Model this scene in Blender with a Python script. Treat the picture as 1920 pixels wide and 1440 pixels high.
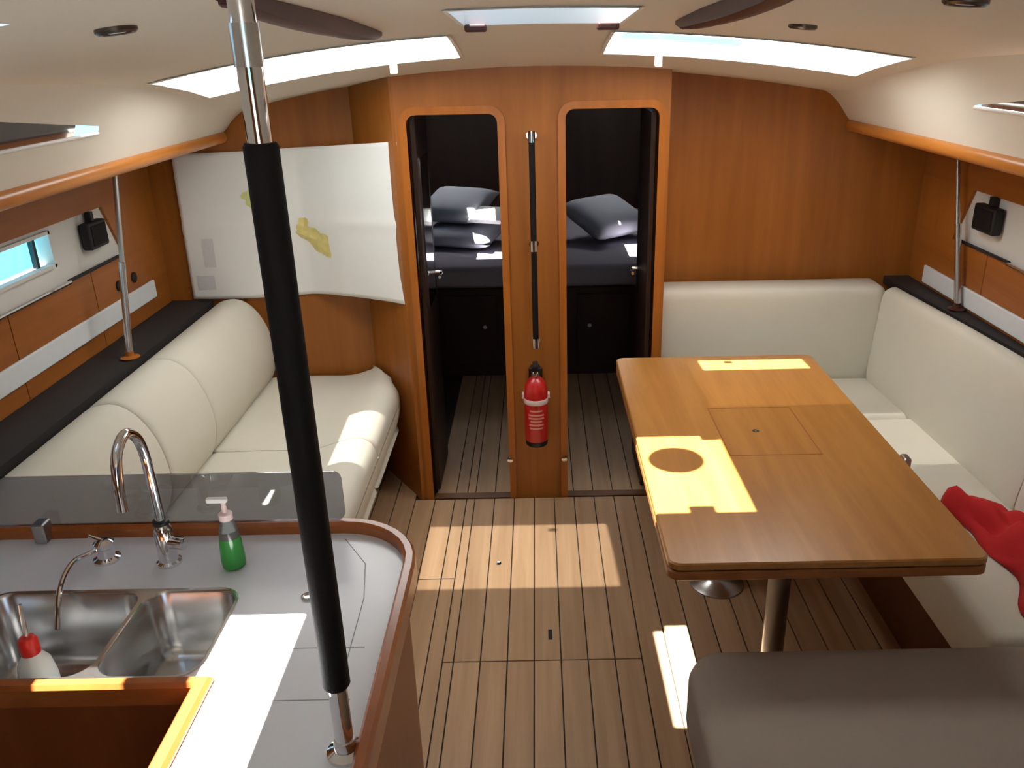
import bpy, bmesh, math, random
from mathutils import Vector, Matrix
random.seed(7)
for _o in list(bpy.data.objects): bpy.data.objects.remove(_o)
S = bpy.context.scene
C = S.collection

# ------------------------------------------------------------ camera, world, sun, exposure
H = 1.97                                  # eye height of the photographer on the companionway steps
PIT = math.atan(632 / 1550); ROLL = math.radians(1.1)
fw = Vector((0, math.cos(PIT), -math.sin(PIT))); u0 = Vector((0, math.sin(PIT), math.cos(PIT)))
rt = Vector((1, 0, 0)) * math.cos(ROLL) - u0 * math.sin(ROLL)
up = u0 * math.cos(ROLL) + Vector((1, 0, 0)) * math.sin(ROLL)
cd = bpy.data.cameras.new('camera'); cam = bpy.data.objects.new('camera', cd); C.objects.link(cam)
m4 = Matrix((rt, up, -fw)).transposed().to_4x4(); m4.translation = (0, 0, H); cam.matrix_world = m4
cd.sensor_width = 36; cd.lens = 36 * 1550 / 1920; cd.shift_x = (960 - 1015) / 1920; cd.clip_start = .02
S.camera = cam

W = bpy.data.worlds.new('sky'); S.world = W; W.use_nodes = True
bg = W.node_tree.nodes['Background']; bg.inputs[0].default_value = (.52, .74, 1, 1); bg.inputs[1].default_value = 1.2
sd = bpy.data.lights.new('sun', 'SUN'); sd.energy = 36; sd.angle = .0095; sd.color = (1, .97, .90)
sun = bpy.data.objects.new('sun', sd); C.objects.link(sun); sun.location = (-1, 0, 6)
SUN = Vector((.28, .0, -1))
sun.rotation_euler = SUN.to_track_quat('-Z', 'Y').to_euler()
S.view_settings.view_transform = 'Standard'; S.view_settings.look = 'None'
S.view_settings.gamma = 1; S.view_settings.use_curve_mapping = False
S.view_settings.exposure = 0.5

# ------------------------------------------------------------ materials
def sr(c):
    return tuple(((v / 255) / 12.92 if v / 255 <= .04045 else ((v / 255 + .055) / 1.055) ** 2.4) for v in c)
MATS = {}
def mat(name, col, rough=.5, metal=0, bump=0, bscale=200, trans=0, spec=.5, coat=0, var=0, vscale=4):
    m = bpy.data.materials.new(name); m.use_nodes = True; nt = m.node_tree; b = nt.nodes['Principled BSDF']
    c = (*sr(col), 1)
    b.inputs['Base Color'].default_value = c; b.inputs['Roughness'].default_value = rough
    b.inputs['Metallic'].default_value = metal; b.inputs['Specular IOR Level'].default_value = spec
    b.inputs['Transmission Weight'].default_value = trans; b.inputs['Coat Weight'].default_value = coat
    tc = nt.nodes.new('ShaderNodeTexCoord')
    if var:
        n = nt.nodes.new('ShaderNodeTexNoise'); n.inputs['Scale'].default_value = vscale
        nt.links.new(tc.outputs['Object'], n.inputs['Vector'])
        mx = nt.nodes.new('ShaderNodeMix'); mx.data_type = 'RGBA'
        mx.inputs['A'].default_value = tuple(v * (1 - var) for v in c[:3]) + (1,)
        mx.inputs['B'].default_value = tuple(min(1, v * (1 + var)) for v in c[:3]) + (1,)
        nt.links.new(n.outputs['Fac'], mx.inputs['Factor']); nt.links.new(mx.outputs['Result'], b.inputs['Base Color'])
    if bump:
        n = nt.nodes.new('ShaderNodeTexNoise'); n.inputs['Scale'].default_value = bscale
        nt.links.new(tc.outputs['Object'], n.inputs['Vector'])
        bp = nt.nodes.new('ShaderNodeBump'); bp.inputs['Strength'].default_value = bump; bp.inputs['Distance'].default_value = .002
        nt.links.new(n.outputs['Fac'], bp.inputs['Height']); nt.links.new(bp.outputs['Normal'], b.inputs['Normal'])
    MATS[name] = m; return m
def wood(name, c1, c2, scale, rough=.35, coat=.0, rnd=0, spec=.4, low=.3, high=.7):
    m = bpy.data.materials.new(name); m.use_nodes = True; nt = m.node_tree; b = nt.nodes['Principled BSDF']
    b.inputs['Roughness'].default_value = rough; b.inputs['Coat Weight'].default_value = coat
    b.inputs['Coat Roughness'].default_value = .24; b.inputs['Specular IOR Level'].default_value = spec
    tc = nt.nodes.new('ShaderNodeTexCoord'); mp = nt.nodes.new('ShaderNodeMapping'); mp.inputs['Scale'].default_value = scale
    nt.links.new(tc.outputs['Object'], mp.inputs['Vector'])
    n = nt.nodes.new('ShaderNodeTexNoise'); n.inputs['Scale'].default_value = 1; n.inputs['Detail'].default_value = 6
    n.inputs['Roughness'].default_value = .6; n.inputs['Distortion'].default_value = .4
    nt.links.new(mp.outputs['Vector'], n.inputs['Vector'])
    r = nt.nodes.new('ShaderNodeValToRGB'); r.color_ramp.elements[0].position = low; r.color_ramp.elements[1].position = high
    r.color_ramp.elements[0].color = (*sr(c1), 1); r.color_ramp.elements[1].color = (*sr(c2), 1)
    nt.links.new(n.outputs['Fac'], r.inputs['Fac'])
    out = r.outputs['Color']
    if rnd:
        oi = nt.nodes.new('ShaderNodeObjectInfo'); mr = nt.nodes.new('ShaderNodeMapRange')
        mr.inputs['To Min'].default_value = 1 - rnd; mr.inputs['To Max'].default_value = 1 + rnd
        nt.links.new(oi.outputs['Random'], mr.inputs['Value'])
        hs = nt.nodes.new('ShaderNodeHueSaturation'); nt.links.new(mr.outputs['Result'], hs.inputs['Value'])
        nt.links.new(out, hs.inputs['Color']); out = hs.outputs['Color']
        ad = nt.nodes.new('ShaderNodeVectorMath'); ad.operation = 'ADD'
        nt.links.new(tc.outputs['Object'], ad.inputs[0]); nt.links.new(oi.outputs['Random'], ad.inputs[1])
        nt.links.new(ad.outputs['Vector'], mp.inputs['Vector'])
    nt.links.new(out, b.inputs['Base Color'])
    MATS[name] = m; return m
def pane(name, col, clear, diffuse=0, rough=.05, dcol=(.9, .9, .9), r0=.04, r90=1):
    """thin sheet: tinted see-through + gloss, optionally frosted (light-scattering)"""
    m = bpy.data.materials.new(name); m.use_nodes = True; nt = m.node_tree; nt.nodes.remove(nt.nodes['Principled BSDF'])
    out = nt.nodes['Material Output']
    t = nt.nodes.new('ShaderNodeBsdfTransparent'); t.inputs['Color'].default_value = (*[v * clear for v in col], 1)
    g = nt.nodes.new('ShaderNodeBsdfGlossy'); g.inputs['Roughness'].default_value = rough; g.inputs['Color'].default_value = (.9, .9, .9, 1)
    lw = nt.nodes.new('ShaderNodeLayerWeight'); lw.inputs['Blend'].default_value = .5
    pw = nt.nodes.new('ShaderNodeMath'); pw.operation = 'POWER'; pw.inputs[1].default_value = 5
    nt.links.new(lw.outputs['Facing'], pw.inputs[0])
    fr = nt.nodes.new('ShaderNodeMapRange'); fr.inputs['To Min'].default_value = r0; fr.inputs['To Max'].default_value = r90
    nt.links.new(pw.outputs[0], fr.inputs['Value'])
    a = t.outputs[0]
    if diffuse:
        tr = nt.nodes.new('ShaderNodeBsdfTranslucent'); tr.inputs['Color'].default_value = (*dcol, 1)
        mx = nt.nodes.new('ShaderNodeMixShader'); mx.inputs[0].default_value = diffuse
        nt.links.new(a, mx.inputs[1]); nt.links.new(tr.outputs[0], mx.inputs[2]); a = mx.outputs[0]
        nt.links.new(a, out.inputs[0])
    else:
        mx = nt.nodes.new('ShaderNodeMixShader'); nt.links.new(fr.outputs[0], mx.inputs[0])
        nt.links.new(a, mx.inputs[1]); nt.links.new(g.outputs[0], mx.inputs[2]); nt.links.new(mx.outputs[0], out.inputs[0])
    MATS[name] = m; return m

wood('teak_v', (144, 84, 28), (168, 102, 40), (14, 14, 1.0), .38)            # vertical grain panels
wood('teak_h', (140, 80, 28), (164, 98, 40), (14, 1.0, 14), .38)            # grain running fore and aft
wood('teak_edge', (158, 90, 30), (180, 108, 42), (20, 20, 1.5), .3)
wood('teak_edge_h', (172, 104, 42), (200, 130, 60), (20, 1.5, 20), .3)
wood('galley_wood', (128, 66, 30), (150, 82, 40), (12, 12, 1.0), .35)
wood('fiddle_wood', (148, 80, 36), (176, 100, 48), (8, 3, 20), .25, coat=.4)
wood('table_wood', (164, 108, 48), (186, 130, 66), (18, 1.6, 18), .34, coat=.7)
wood('table_edge', (140, 84, 42), (160, 100, 54), (18, 1.6, 40), .35)
wood('plank_wood', (162, 129, 97), (184, 151, 117), (26, 1.2, 10), .42, rnd=.06, spec=.3)
wood('cabin_wood_shaded', (46, 30, 22), (58, 38, 28), (12, 12, 1.2), .45)  # darker wood: the low light of the cabins is put into the colour
wood('dark_wood', (92, 58, 34), (108, 70, 42), (12, 12, 1.2), .4)
wood('rail_wood', (62, 28, 22), (80, 38, 30), (20, 2, 20), .5)
mat('caulk', (58, 44, 32), .8)
mat('headliner', (222, 214, 200), .75, bump=.15, bscale=300)
mat('liner_white', (214, 212, 206), .6)
mat('fabric', (216, 211, 196), .9, bump=.25, bscale=500, spec=.15, var=.03, vscale=6)
mat('fabric_shaded', (150, 138, 128), .9, bump=.25, bscale=500, spec=.15, var=.03, vscale=6)  # cream fabric again, with the shade on the aft cushion put into its colour
mat('fabric_seam', (150, 144, 130), .9)
mat('worktop', (232, 236, 244), .3, var=.02, vscale=10)
mat('worktop_seam', (150, 155, 160), .6)
mat('steel', (205, 205, 205), .22, 1)
mat('dark_metal', (96, 88, 82), .35, 1)
mat('brushed', (190, 190, 188), .3, 1, bump=.05, bscale=120)
mat('chrome', (225, 225, 228), .07, 1)
mat('black_pad', (22, 19, 20), .7, bump=.3, bscale=150, spec=.2)
mat('black', (18, 18, 20), .5)
mat('black_shelf', (38, 34, 33), .7)
mat('white', (235, 233, 228), .5)
mat('batten', (218, 222, 224), .6, var=.04, vscale=30)
mat('paper', (246, 247, 244), .8, bump=.3, bscale=6)
mat('land_ochre', (226, 212, 138), .8, var=.25, vscale=30)
mat('land_green', (214, 220, 150), .8, var=.1, vscale=40)
mat('print_grey', (224, 225, 226), .8, var=.06, vscale=90)
mat('red', (196, 30, 28), .35, coat=.3)
mat('red_label', (226, 150, 140), .5)
mat('label_white', (230, 205, 200), .5)
mat('red_cloth', (190, 22, 26), .85, bump=.4, bscale=60)
mat('green_soap', (60, 165, 70), .15, trans=.25, spec=.6)
mat('clear_plastic', (235, 245, 238), .1, trans=.9)
mat('cap_red', (214, 36, 26), .4)
mat('bottle_white', (228, 232, 228), .4)
mat('linen', (190, 192, 205), .85)
mat('mattress', (165, 160, 172), .9)
mat('sea', (40, 140, 165), .5, bump=.6, bscale=3)
mat('deck', (225, 225, 220), .7)
pane('frosted', (1, 1, 1), .30, .74, dcol=(.66, .66, .66))
pane('frosted_dense', (1, 1, 1), .34, .94, dcol=(.66, .66, .66))
pane('hatch_clear', (.90, .95, 1), .88, r90=.35)
pane('hull_glass', (.85, .97, 1), .9)
mat('smoked_dark', (44, 36, 36), .15)
pane('smoked', (.66, .66, .70), .8, rough=.03, r0=.07)

# ------------------------------------------------------------ mesh helpers
def nb(): return bmesh.new()
def box(bm, a, b):
    x0, y0, z0 = a; x1, y1, z1 = b
    v = [bm.verts.new(p) for p in ((x0,y0,z0),(x1,y0,z0),(x1,y1,z0),(x0,y1,z0),(x0,y0,z1),(x1,y0,z1),(x1,y1,z1),(x0,y1,z1))]
    for f in ((0,3,2,1),(4,5,6,7),(0,1,5,4),(1,2,6,5),(2,3,7,6),(3,0,4,7)): bm.faces.new([v[i] for i in f])
    return bm
def rbox(bm, a, b, r=.01, seg=3):
    t = bmesh.new(); box(t, a, b)
    bmesh.ops.bevel(t, geom=t.edges[:], offset=r, segments=seg, profile=.5, affect='EDGES')
    merge(bm, t); return bm
def merge(bm, t):
    me = bpy.data.meshes.new('tmp'); t.to_mesh(me); t.free(); bm.from_mesh(me); bpy.data.meshes.remove(me)
def prism(bm, pts, vec):
    vec = Vector(vec); n = len(pts)
    a = [bm.verts.new(p) for p in pts]; b = [bm.verts.new(Vector(p) + vec) for p in pts]
    bm.faces.new(a); bm.faces.new(list(reversed(b)))
    for i in range(n): bm.faces.new((a[i], b[i], b[(i+1) % n], a[(i+1) % n]))
    bmesh.ops.recalc_face_normals(bm, faces=bm.faces[:]); return bm
def loft(bm, loops, cap=True, closed=True):
    R = [[bm.verts.new(p) for p in l] for l in loops]; n = len(R[0])
    for i in range(len(R) - 1):
        for j in range(n if closed else n - 1):
            k = (j + 1) % n; bm.faces.new((R[i][j], R[i][k], R[i+1][k], R[i+1][j]))
    if cap: bm.faces.new(list(reversed(R[0]))); bm.faces.new(R[-1])
    bmesh.ops.recalc_face_normals(bm, faces=bm.faces[:]); return bm
def tube(bm, pts, r, seg=12, cap=True):
    pts = [Vector(p) for p in pts]; rs = r if isinstance(r, (list, tuple)) else [r] * len(pts); loops = []
    t0 = (pts[1] - pts[0]).normalized(); n = t0.orthogonal().normalized()
    for i, p in enumerate(pts):
        t = ((pts[min(i+1, len(pts)-1)] - pts[max(i-1, 0)])).normalized()
        n = (n - t * n.dot(t)).normalized(); b = t.cross(n)
        loops.append([p + (n * math.cos(2*math.pi*k/seg) + b * math.sin(2*math.pi*k/seg)) * rs[i] for k in range(seg)])
    return loft(bm, loops, cap)
def lathe(bm, c, prof, seg=24, axis='z'):
    c = Vector(c); loops = []
    for r, h in prof:
        l = []
        for k in range(seg):
            a = 2 * math.pi * k / seg; x, y = max(r, 1e-4) * math.cos(a), max(r, 1e-4) * math.sin(a)
            l.append(c + (Vector((x, y, h)) if axis == 'z' else Vector((x, h, y)) if axis == 'y' else Vector((h, x, y))))
        loops.append(l)
    return loft(bm, loops)
def smooth_path(pts, n=8):
    P = [Vector(p) for p in pts]; out = []
    for i in range(len(P) - 1):
        a, b, c, d = P[max(i-1, 0)], P[i], P[i+1], P[min(i+2, len(P)-1)]
        for k in range(n):
            t = k / n
            out.append(.5*((2*b)+(c-a)*t+(2*a-5*b+4*c-d)*t*t+(3*b-a-3*c+d)*t**3))
    out.append(P[-1]); return out
def fill_holes(bm, loops, vec):
    """flat plate from an outer loop and hole loops, thickened by vec"""
    vec = Vector(vec); es = []
    for l in loops:
        v = [bm.verts.new(p) for p in l]
        es += [bm.edges.new((v[i], v[(i+1) % len(v)])) for i in range(len(v))]
    bmesh.ops.triangle_fill(bm, edges=es, use_beauty=True, use_dissolve=False)
    r = bmesh.ops.extrude_face_region(bm, geom=bm.faces[:])
    bmesh.ops.translate(bm, vec=vec, verts=[g for g in r['geom'] if isinstance(g, bmesh.types.BMVert)])
    # extrude_face_region removes the source faces: put the first side back
    if not any(all((v.co - bm.verts[:][0].co).dot(vec) < 1e-6 for v in f.verts) for f in bm.faces if abs(f.normal.dot(vec.normalized())) > .9):
        pass
    bmesh.ops.recalc_face_normals(bm, faces=bm.faces[:]); return bm
def rrect(x0, x1, y0, y1, r, n=6):
    out = []
    for cx, cy, a0 in ((x1-r, y1-r, 0), (x0+r, y1-r, 90), (x0+r, y0+r, 180), (x1-r, y0+r, 270)):
        for k in range(n + 1):
            a = math.radians(a0 + 90 * k / n); out.append((cx + r*math.cos(a), cy + r*math.sin(a)))
    return out
WL = {}
def obj(name, bm, m, parent=None, smooth=False, kind=None, label=None, angle=35):
    me = bpy.data.meshes.new(name); bm.normal_update(); bm.to_mesh(me); bm.free()
    o = bpy.data.objects.new(name, me); C.objects.link(o); me.materials.append(MATS[m])
    if smooth:
        for p in me.polygons: p.use_smooth = True
        try: me.set_sharp_from_angle(angle=math.radians(angle))
        except Exception: pass
    if parent is not None:
        o.parent = parent; o.location = -WL.get(parent.name, Vector((0, 0, 0)))
    WL[o.name] = Vector((0, 0, 0))
    if kind: o['kind'] = kind
    if label: o['label'] = label
    return o
def thing(name, label, cat, loc=(0, 0, 0), group=None):
    o = bpy.data.objects.new(name, None); C.objects.link(o); o.location = loc; o.empty_display_size = .05
    WL[o.name] = Vector(loc); o['label'] = label; o['category'] = cat
    if group: o['group'] = group
    return o
def tag(o, label, cat, group=None):
    o['label'] = label; o['category'] = cat
    if group: o['group'] = group
    return o
def struct(name, bm, m, smooth=False, label=None): return obj(name, bm, m, None, smooth, 'structure', label)
def grid(bm, f, us, vs, skip=lambda i, j: False):
    V = [[bm.verts.new(f(u, v)) for v in vs] for u in us]
    for i in range(len(us)-1):
        for j in range(len(vs)-1):
            if not skip(i, j): bm.faces.new((V[i][j], V[i+1][j], V[i+1][j+1], V[i][j+1]))
    return V

# ------------------------------------------------------------ ceiling
CY = [-2, 0, 1, 1.98, 2.46, 2.75, 3.0, 3.2, 3.42, 3.75]
CZ = [2.09, 2.085, 2.075, 2.053, 2.034, 2.012, 1.98, 1.945, 1.902, 1.886]
def cz0(y):
    for i in range(len(CY)-1):
        if y <= CY[i+1]:
            t = (y-CY[i])/(CY[i+1]-CY[i]); return CZ[i]+(CZ[i+1]-CZ[i])*t
    return CZ[-1]
def cz(x, y): return cz0(y) - (.09 if x < 0 else .072) * x * x
XE = 1.24                                  # where the coachroof side starts
AFT = -1.3; BH = 3.75; CB = 3.42           # aft wall, main bulkhead, door bulkhead
HOLES = {'left': (-1.18, -.267, 2.71, 3.17), 'right': (.243, 1.15, 2.70, 3.16), 'mid': (-.19, .23, 1.98, 2.46),
         'galley': (-.91, -.77, .93, 1.33), 'galley_sun_gap': (-1.165, -1.02, 1.06, 1.19)}  # galley openings are unseen, added to throw sun patches on the worktop
xs = sorted({round(v, 4) for h in HOLES.values() for v in h[:2]} | {-XE, XE, 0} | {round(-1.2+.12*i, 3) for i in range(21)})
PORT_Y = {1.3, 1.7, 2.1, 2.3, 2.5, 2.6}
ys = sorted({round(v, 4) for h in HOLES.values() for v in h[2:]} | set(CY[1:]) | PORT_Y | {AFT, -.5, .65, 1.6, 2.2, 3.6, 3.9})
def inhole(x, y): return any(h[0] < x < h[1] and h[2] < y < h[3] for h in HOLES.values())
bm = nb(); grid(bm, lambda x, y: (x, y, cz(x, min(y, 3.75))), xs, ys, lambda i, j: inhole((xs[i]+xs[i+1])/2, (ys[j]+ys[j+1])/2))
struct('ceiling', bm, 'headliner', True)

def hatch(n, key, pm, lift=.05, label=None):
    x0, x1, y0, y1 = HOLES[key]; N = 8
    per = [(x0+(x1-x0)*k/N, y0) for k in range(N)] + [(x1, y0+(y1-y0)*k/N) for k in range(N)] + \
          [(x1-(x1-x0)*k/N, y1) for k in range(N)] + [(x0, y1-(y1-y0)*k/N) for k in range(N)]
    def off(p, d):
        cx, cy = (x0+x1)/2, (y0+y1)/2
        return (cx+(p[0]-cx)*(1+d/((x1-x0)/2)), cy+(p[1]-cy)*(1+d/((y1-y0)/2)))
    bm = nb(); L = []
    for d, dz in ((.012, -.004), (0, -.005), (0, lift), (.035, lift), (.035, .004)):
        L.append([(*off(p, d), cz(*p)+dz) for p in per])
    loft(bm, L, cap=False)
    w = struct('window_%d' % n, bm, 'white', label=label)
    bm = nb(); us = [x0-.02+(x1-x0+.04)*k/N for k in range(N+1)]
    grid(bm, lambda x, y: (x, y, cz(x, y)+lift-.004), us, [y0-.02, (y0+y1)/2, y1+.02])
    if key == 'right':                      # screen not quite drawn: a clear strip along the far edge
        bm.free(); bm = nb(); us = sorted(set(us) | {.30, .73}); us = [u for k, u in enumerate(us) if k == 0 or u-us[k-1] > 1e-4]; vs_ = [y0-.02, 3.055, y1+.02]
        grid(bm, lambda x, y: (x, y, cz(x, y)+lift-.004), us, vs_, lambda i, j: j == 1 and .30 <= (us[i]+us[i+1])/2 <= .73)
        b2 = nb(); uc = [u for u in us if .299 < u < .731]
        grid(b2, lambda x, y: (x, y, cz(x, y)+lift-.004), uc, vs_[1:]); obj('clear_pane', b2, 'hatch_clear', w, True)
    obj('pane', bm, pm, w, True)
    return w
w1 = hatch(1, 'left', 'frosted'); w2 = hatch(2, 'right', 'frosted_dense'); w3 = hatch(3, 'mid', 'hatch_clear')
for w, x, y in ((w1, -.50, 3.13), (w2, .437, 3.14)):
    bm = nb(); rbox(bm, (x-.012, y-.015, cz(x, y)-.045), (x+.012, y+.012, cz(x, y)+.01), .004); obj('latch', bm, 'white', w)
for x, y in ((-.16, 2.45), (.20, 2.45)):
    bm = nb(); rbox(bm, (x-.03, y-.02, cz(x, y)-.022), (x+.03, y+.02, cz(x, y)-.002), .006); obj('hinge', bm, 'rail_wood', w3)
x0, x1, y0, y1 = HOLES['mid']
bm = nb(); lathe(bm, (.043, 2.295, cz(0, 2.29)+.05), [(.06, -.004), (.085, 0), (.085, .02), (.06, .035), (0, .04)], 28)
obj('ventilator', bm, 'deck', w3, True)
bm = nb(); rbox(bm, (.03, y0-.01, cz(0, y0)+.047), (.10, y0+.035, cz(0, y0)+.075), .004); obj('handle', bm, 'black', w3)

# coachroof sides with the slim portlights
def pts_z(y): return 1.65
SY = ys
def side(s, port_end, tip):
    def ztop(y): return max(1.752, 1.825 - max(0, y-2.1)*.105) - (0 if s < 0 else -.012)
    def zb(y): return 1.752 if s < 0 else 1.778
    def f(y, t):                             # t: 0 corner .. 1 bottom
        zc_, x0_ = cz(s*XE, min(y, 3.75)), XE
        return Vector((s*(XE + (1.365-XE)*(t**.7)), y, zc_ + (1.645-zc_)*t))
    def tz(y, z):
        zc_ = cz(s*XE, min(y, 3.75)); return (zc_-z)/(zc_-1.645)
    rows = lambda y: [0, .12, tz(y, ztop(y)), tz(y, zb(y)), .85, 1] if 1.2 < y < 2.7 else [0, .12, .35, .55, .85, 1]
    bm = nb(); V = [[bm.verts.new(f(y, t)) for t in rows(y)] for y in SY]
    for i in range(len(SY)-1):
        for j in range(5):
            if j == 2 and SY[i] >= 1.29 and SY[i+1] <= tip + .001: continue
            bm.faces.new((V[i][j], V[i+1][j], V[i+1][j+1], V[i][j+1]))
    struct('wall_%s_coachroof' % ('left' if s < 0 else 'right'), bm, 'headliner', True)
    bm = nb(); ov = Vector((s*.02, 0, .0))
    Y = [y for y in SY if 1.29 < y < tip+.001]
    for y0, y1 in zip(Y[:-1], Y[1:]):
        if y1 > port_end + .001: continue
        bm.faces.new([bm.verts.new(p) for p in (f(y0, tz(y0, ztop(y0)+.05))+ov, f(y1, tz(y1, ztop(y1)+.05))+ov, f(y1, tz(y1, zb(y1)-.02))+ov, f(y0, tz(y0, zb(y0)-.02))+ov)])
    w = struct('window_%d' % (4 if s < 0 else 5), bm, 'smoked_dark')
    bm = nb(); yb = Y[-1]
    for z_ in (zb,):
        tube(bm, [f(y, tz(y, z_(y)))+Vector((-s*.002, 0, 0)) for y in Y], .005, 8)
    obj('window_frame', bm, 'white', w, True)
side(-1, 2.5, 2.6); side(1, 2.6, 2.6)

# deck underside, wooden battens along the coachroof edge
for s, n in ((-1, 'left'), (1, 'right')):
    bm = nb(); box(bm, (min(s*1.37, s*1.80), AFT, 1.645), (max(s*1.37, s*1.80), 3.9, 1.66)); struct('ceiling_side_%s' % n, bm, 'teak_h')
    bm = nb(); tube(bm, [(s*1.372, AFT+.01, 1.632), (s*1.372, 3.745, 1.632)], .026, 14)
    struct('trim_%d' % (1 if s < 0 else 2), bm, 'teak_edge_h', True)

# ------------------------------------------------------------ front bulkhead
def top(x, y): return cz(x, min(y, 3.75)) + .03
def wall_poly(xa, xb, y):
    n = 12; p = [(xa, y, -.02), (xb, y, -.02)]
    for k in range(n+1):
        x = xb + (xa-xb)*k/n
        p.append((x, y, top(x, y) if abs(x) < 1.3 else 1.66))
    return p
bm = nb(); prism(bm, wall_poly(-1.78, -.74, BH), (0, .03, 0)); struct('wall_front_left', bm, 'teak_v')
bm = nb(); prism(bm, wall_poly(.50, 1.78, BH), (0, .03, 0)); struct('wall_front_right', bm, 'teak_v')
DL = (-.515, -.155, 1.73); DR = (.115, .487, 1.742)
def door_loop(d, y, g=0):
    x0, x1, z = d; x0 -= g; x1 += g; z += g; r = .035 + g; p = [(x0, y, -.02)]
    for k in range(7): a = math.pi - math.pi/2*k/6; p.append((x0+r+r*math.cos(a), y, z-r+r*math.sin(a)))
    for k in range(7): a = math.pi/2 - math.pi/2*k/6; p.append((x1-r+r*math.cos(a), y, z-r+r*math.sin(a)))
    p.append((x1, y, -.02)); return p
XA, XB = -.56, .53
lo = [(XA, CB, -.02)] + door_loop(DL, CB) + door_loop(DR, CB) + [(XB, CB, -.02)]
for k in range(9):
    x = XB + (XA-XB)*k/8; lo.append((x, CB, top(x, CB)))
bm = nb(); vs = [bm.verts.new(p) for p in lo]
es = [bm.edges.new((vs[i], vs[(i+1) % len(vs)])) for i in range(len(vs))]
bmesh.ops.triangle_fill(bm, edges=es, use_beauty=True)
base = bm.faces[:]
r_ = bmesh.ops.duplicate(bm, geom=bm.verts[:]+bm.edges[:]+bm.faces[:])
bmesh.ops.translate(bm, vec=(0, .04, 0), verts=[g for g in r_['geom'] if isinstance(g, bmesh.types.BMVert)])
v2 = [r_['vert_map'][v] for v in vs]
for i in range(len(vs)): bm.faces.new((vs[i], vs[(i+1) % len(vs)], v2[(i+1) % len(vs)], v2[i]))
bmesh.ops.recalc_face_normals(bm, faces=bm.faces[:])
struct('wall_front_center', bm, 'teak_v')
bm = nb(); prism(bm, [(-.56, CB, -.02), (-.56, CB, top(-.56, CB)), (-.79, BH+.01, top(-.79, BH)), (-.79, BH+.01, -.02)], (-.012, -.008, 0)); struct('wall_front_angle', bm, 'teak_v')
bm = nb(); box(bm, (.50, CB+.04, -.02), (.53, BH, 1.87)); struct('wall_front_return', bm, 'teak_v')
for n, d in ((3, DL), (4, DR)):
    a, b = door_loop(d, CB), door_loop(d, CB, .030)
    bm = nb(); L = []
    for src, y in ((a, CB+.045), (a, CB-.006), (b, CB-.006), (b, CB+.001)):
        L.append([bm.verts.new((p[0], y, p[2])) for p in src])
    for i in range(3):
        for j in range(len(a)-1): bm.faces.new((L[i][j], L[i][j+1], L[i+1][j+1], L[i+1][j]))
    bmesh.ops.recalc_face_normals(bm, faces=bm.faces[:])
    struct('trim_%d' % n, bm, 'teak_edge', label='rounded wooden frame of the %s cabin doorway' % ('chart-side' if n == 3 else 'table-side'))
    bm = nb(); box(bm, (d[0], CB-.005, 0), (d[1], CB+.045, .004)); struct('trim_%d' % (n+2), bm, 'dark_wood')

# ------------------------------------------------------------ floor planks
bm = nb(); box(bm, (-1.8, AFT, -.04), (1.8, 5.02, -.006)); fl = struct('floor', bm, 'caulk')
g = .0025
lines = [-.043 + .0935*k for k in range(-15, 18)]
lines = sorted(lines + [-.362])
for x0, x1 in zip(lines[:-1], lines[1:]):
    cuts = [AFT, 2.293, CB-.008] if -.37 < x0 and x1 < .34 else [AFT, 2.78, CB-.008] if x1 < -.34 else [AFT, 1.2, CB-.008]
    if x1 < -.56: cuts[-1] = BH
    segs = list(zip(cuts[:-1], cuts[1:]))
    if -.60 < x0 and x1 < .56: segs.append((CB+.045, 5.0))
    for y0, y1 in segs:
        bm = nb(); box(bm, (x0+g, y0+g, -.02), (x1-g, y1-g, 0)); obj('plank', bm, 'plank_wood', fl)
bm = nb(); rbox(bm, (.008, 2.40, 0), (.022, 2.455, .002), .0008, 1); obj('finger_pull', bm, 'black', fl)
bm = nb(); lathe(bm, (-.19, 2.88, 0), [(.012, 0), (.010, .003), (0, .0035)], 16); obj('stud', bm, 'chrome', fl, True)

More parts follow.
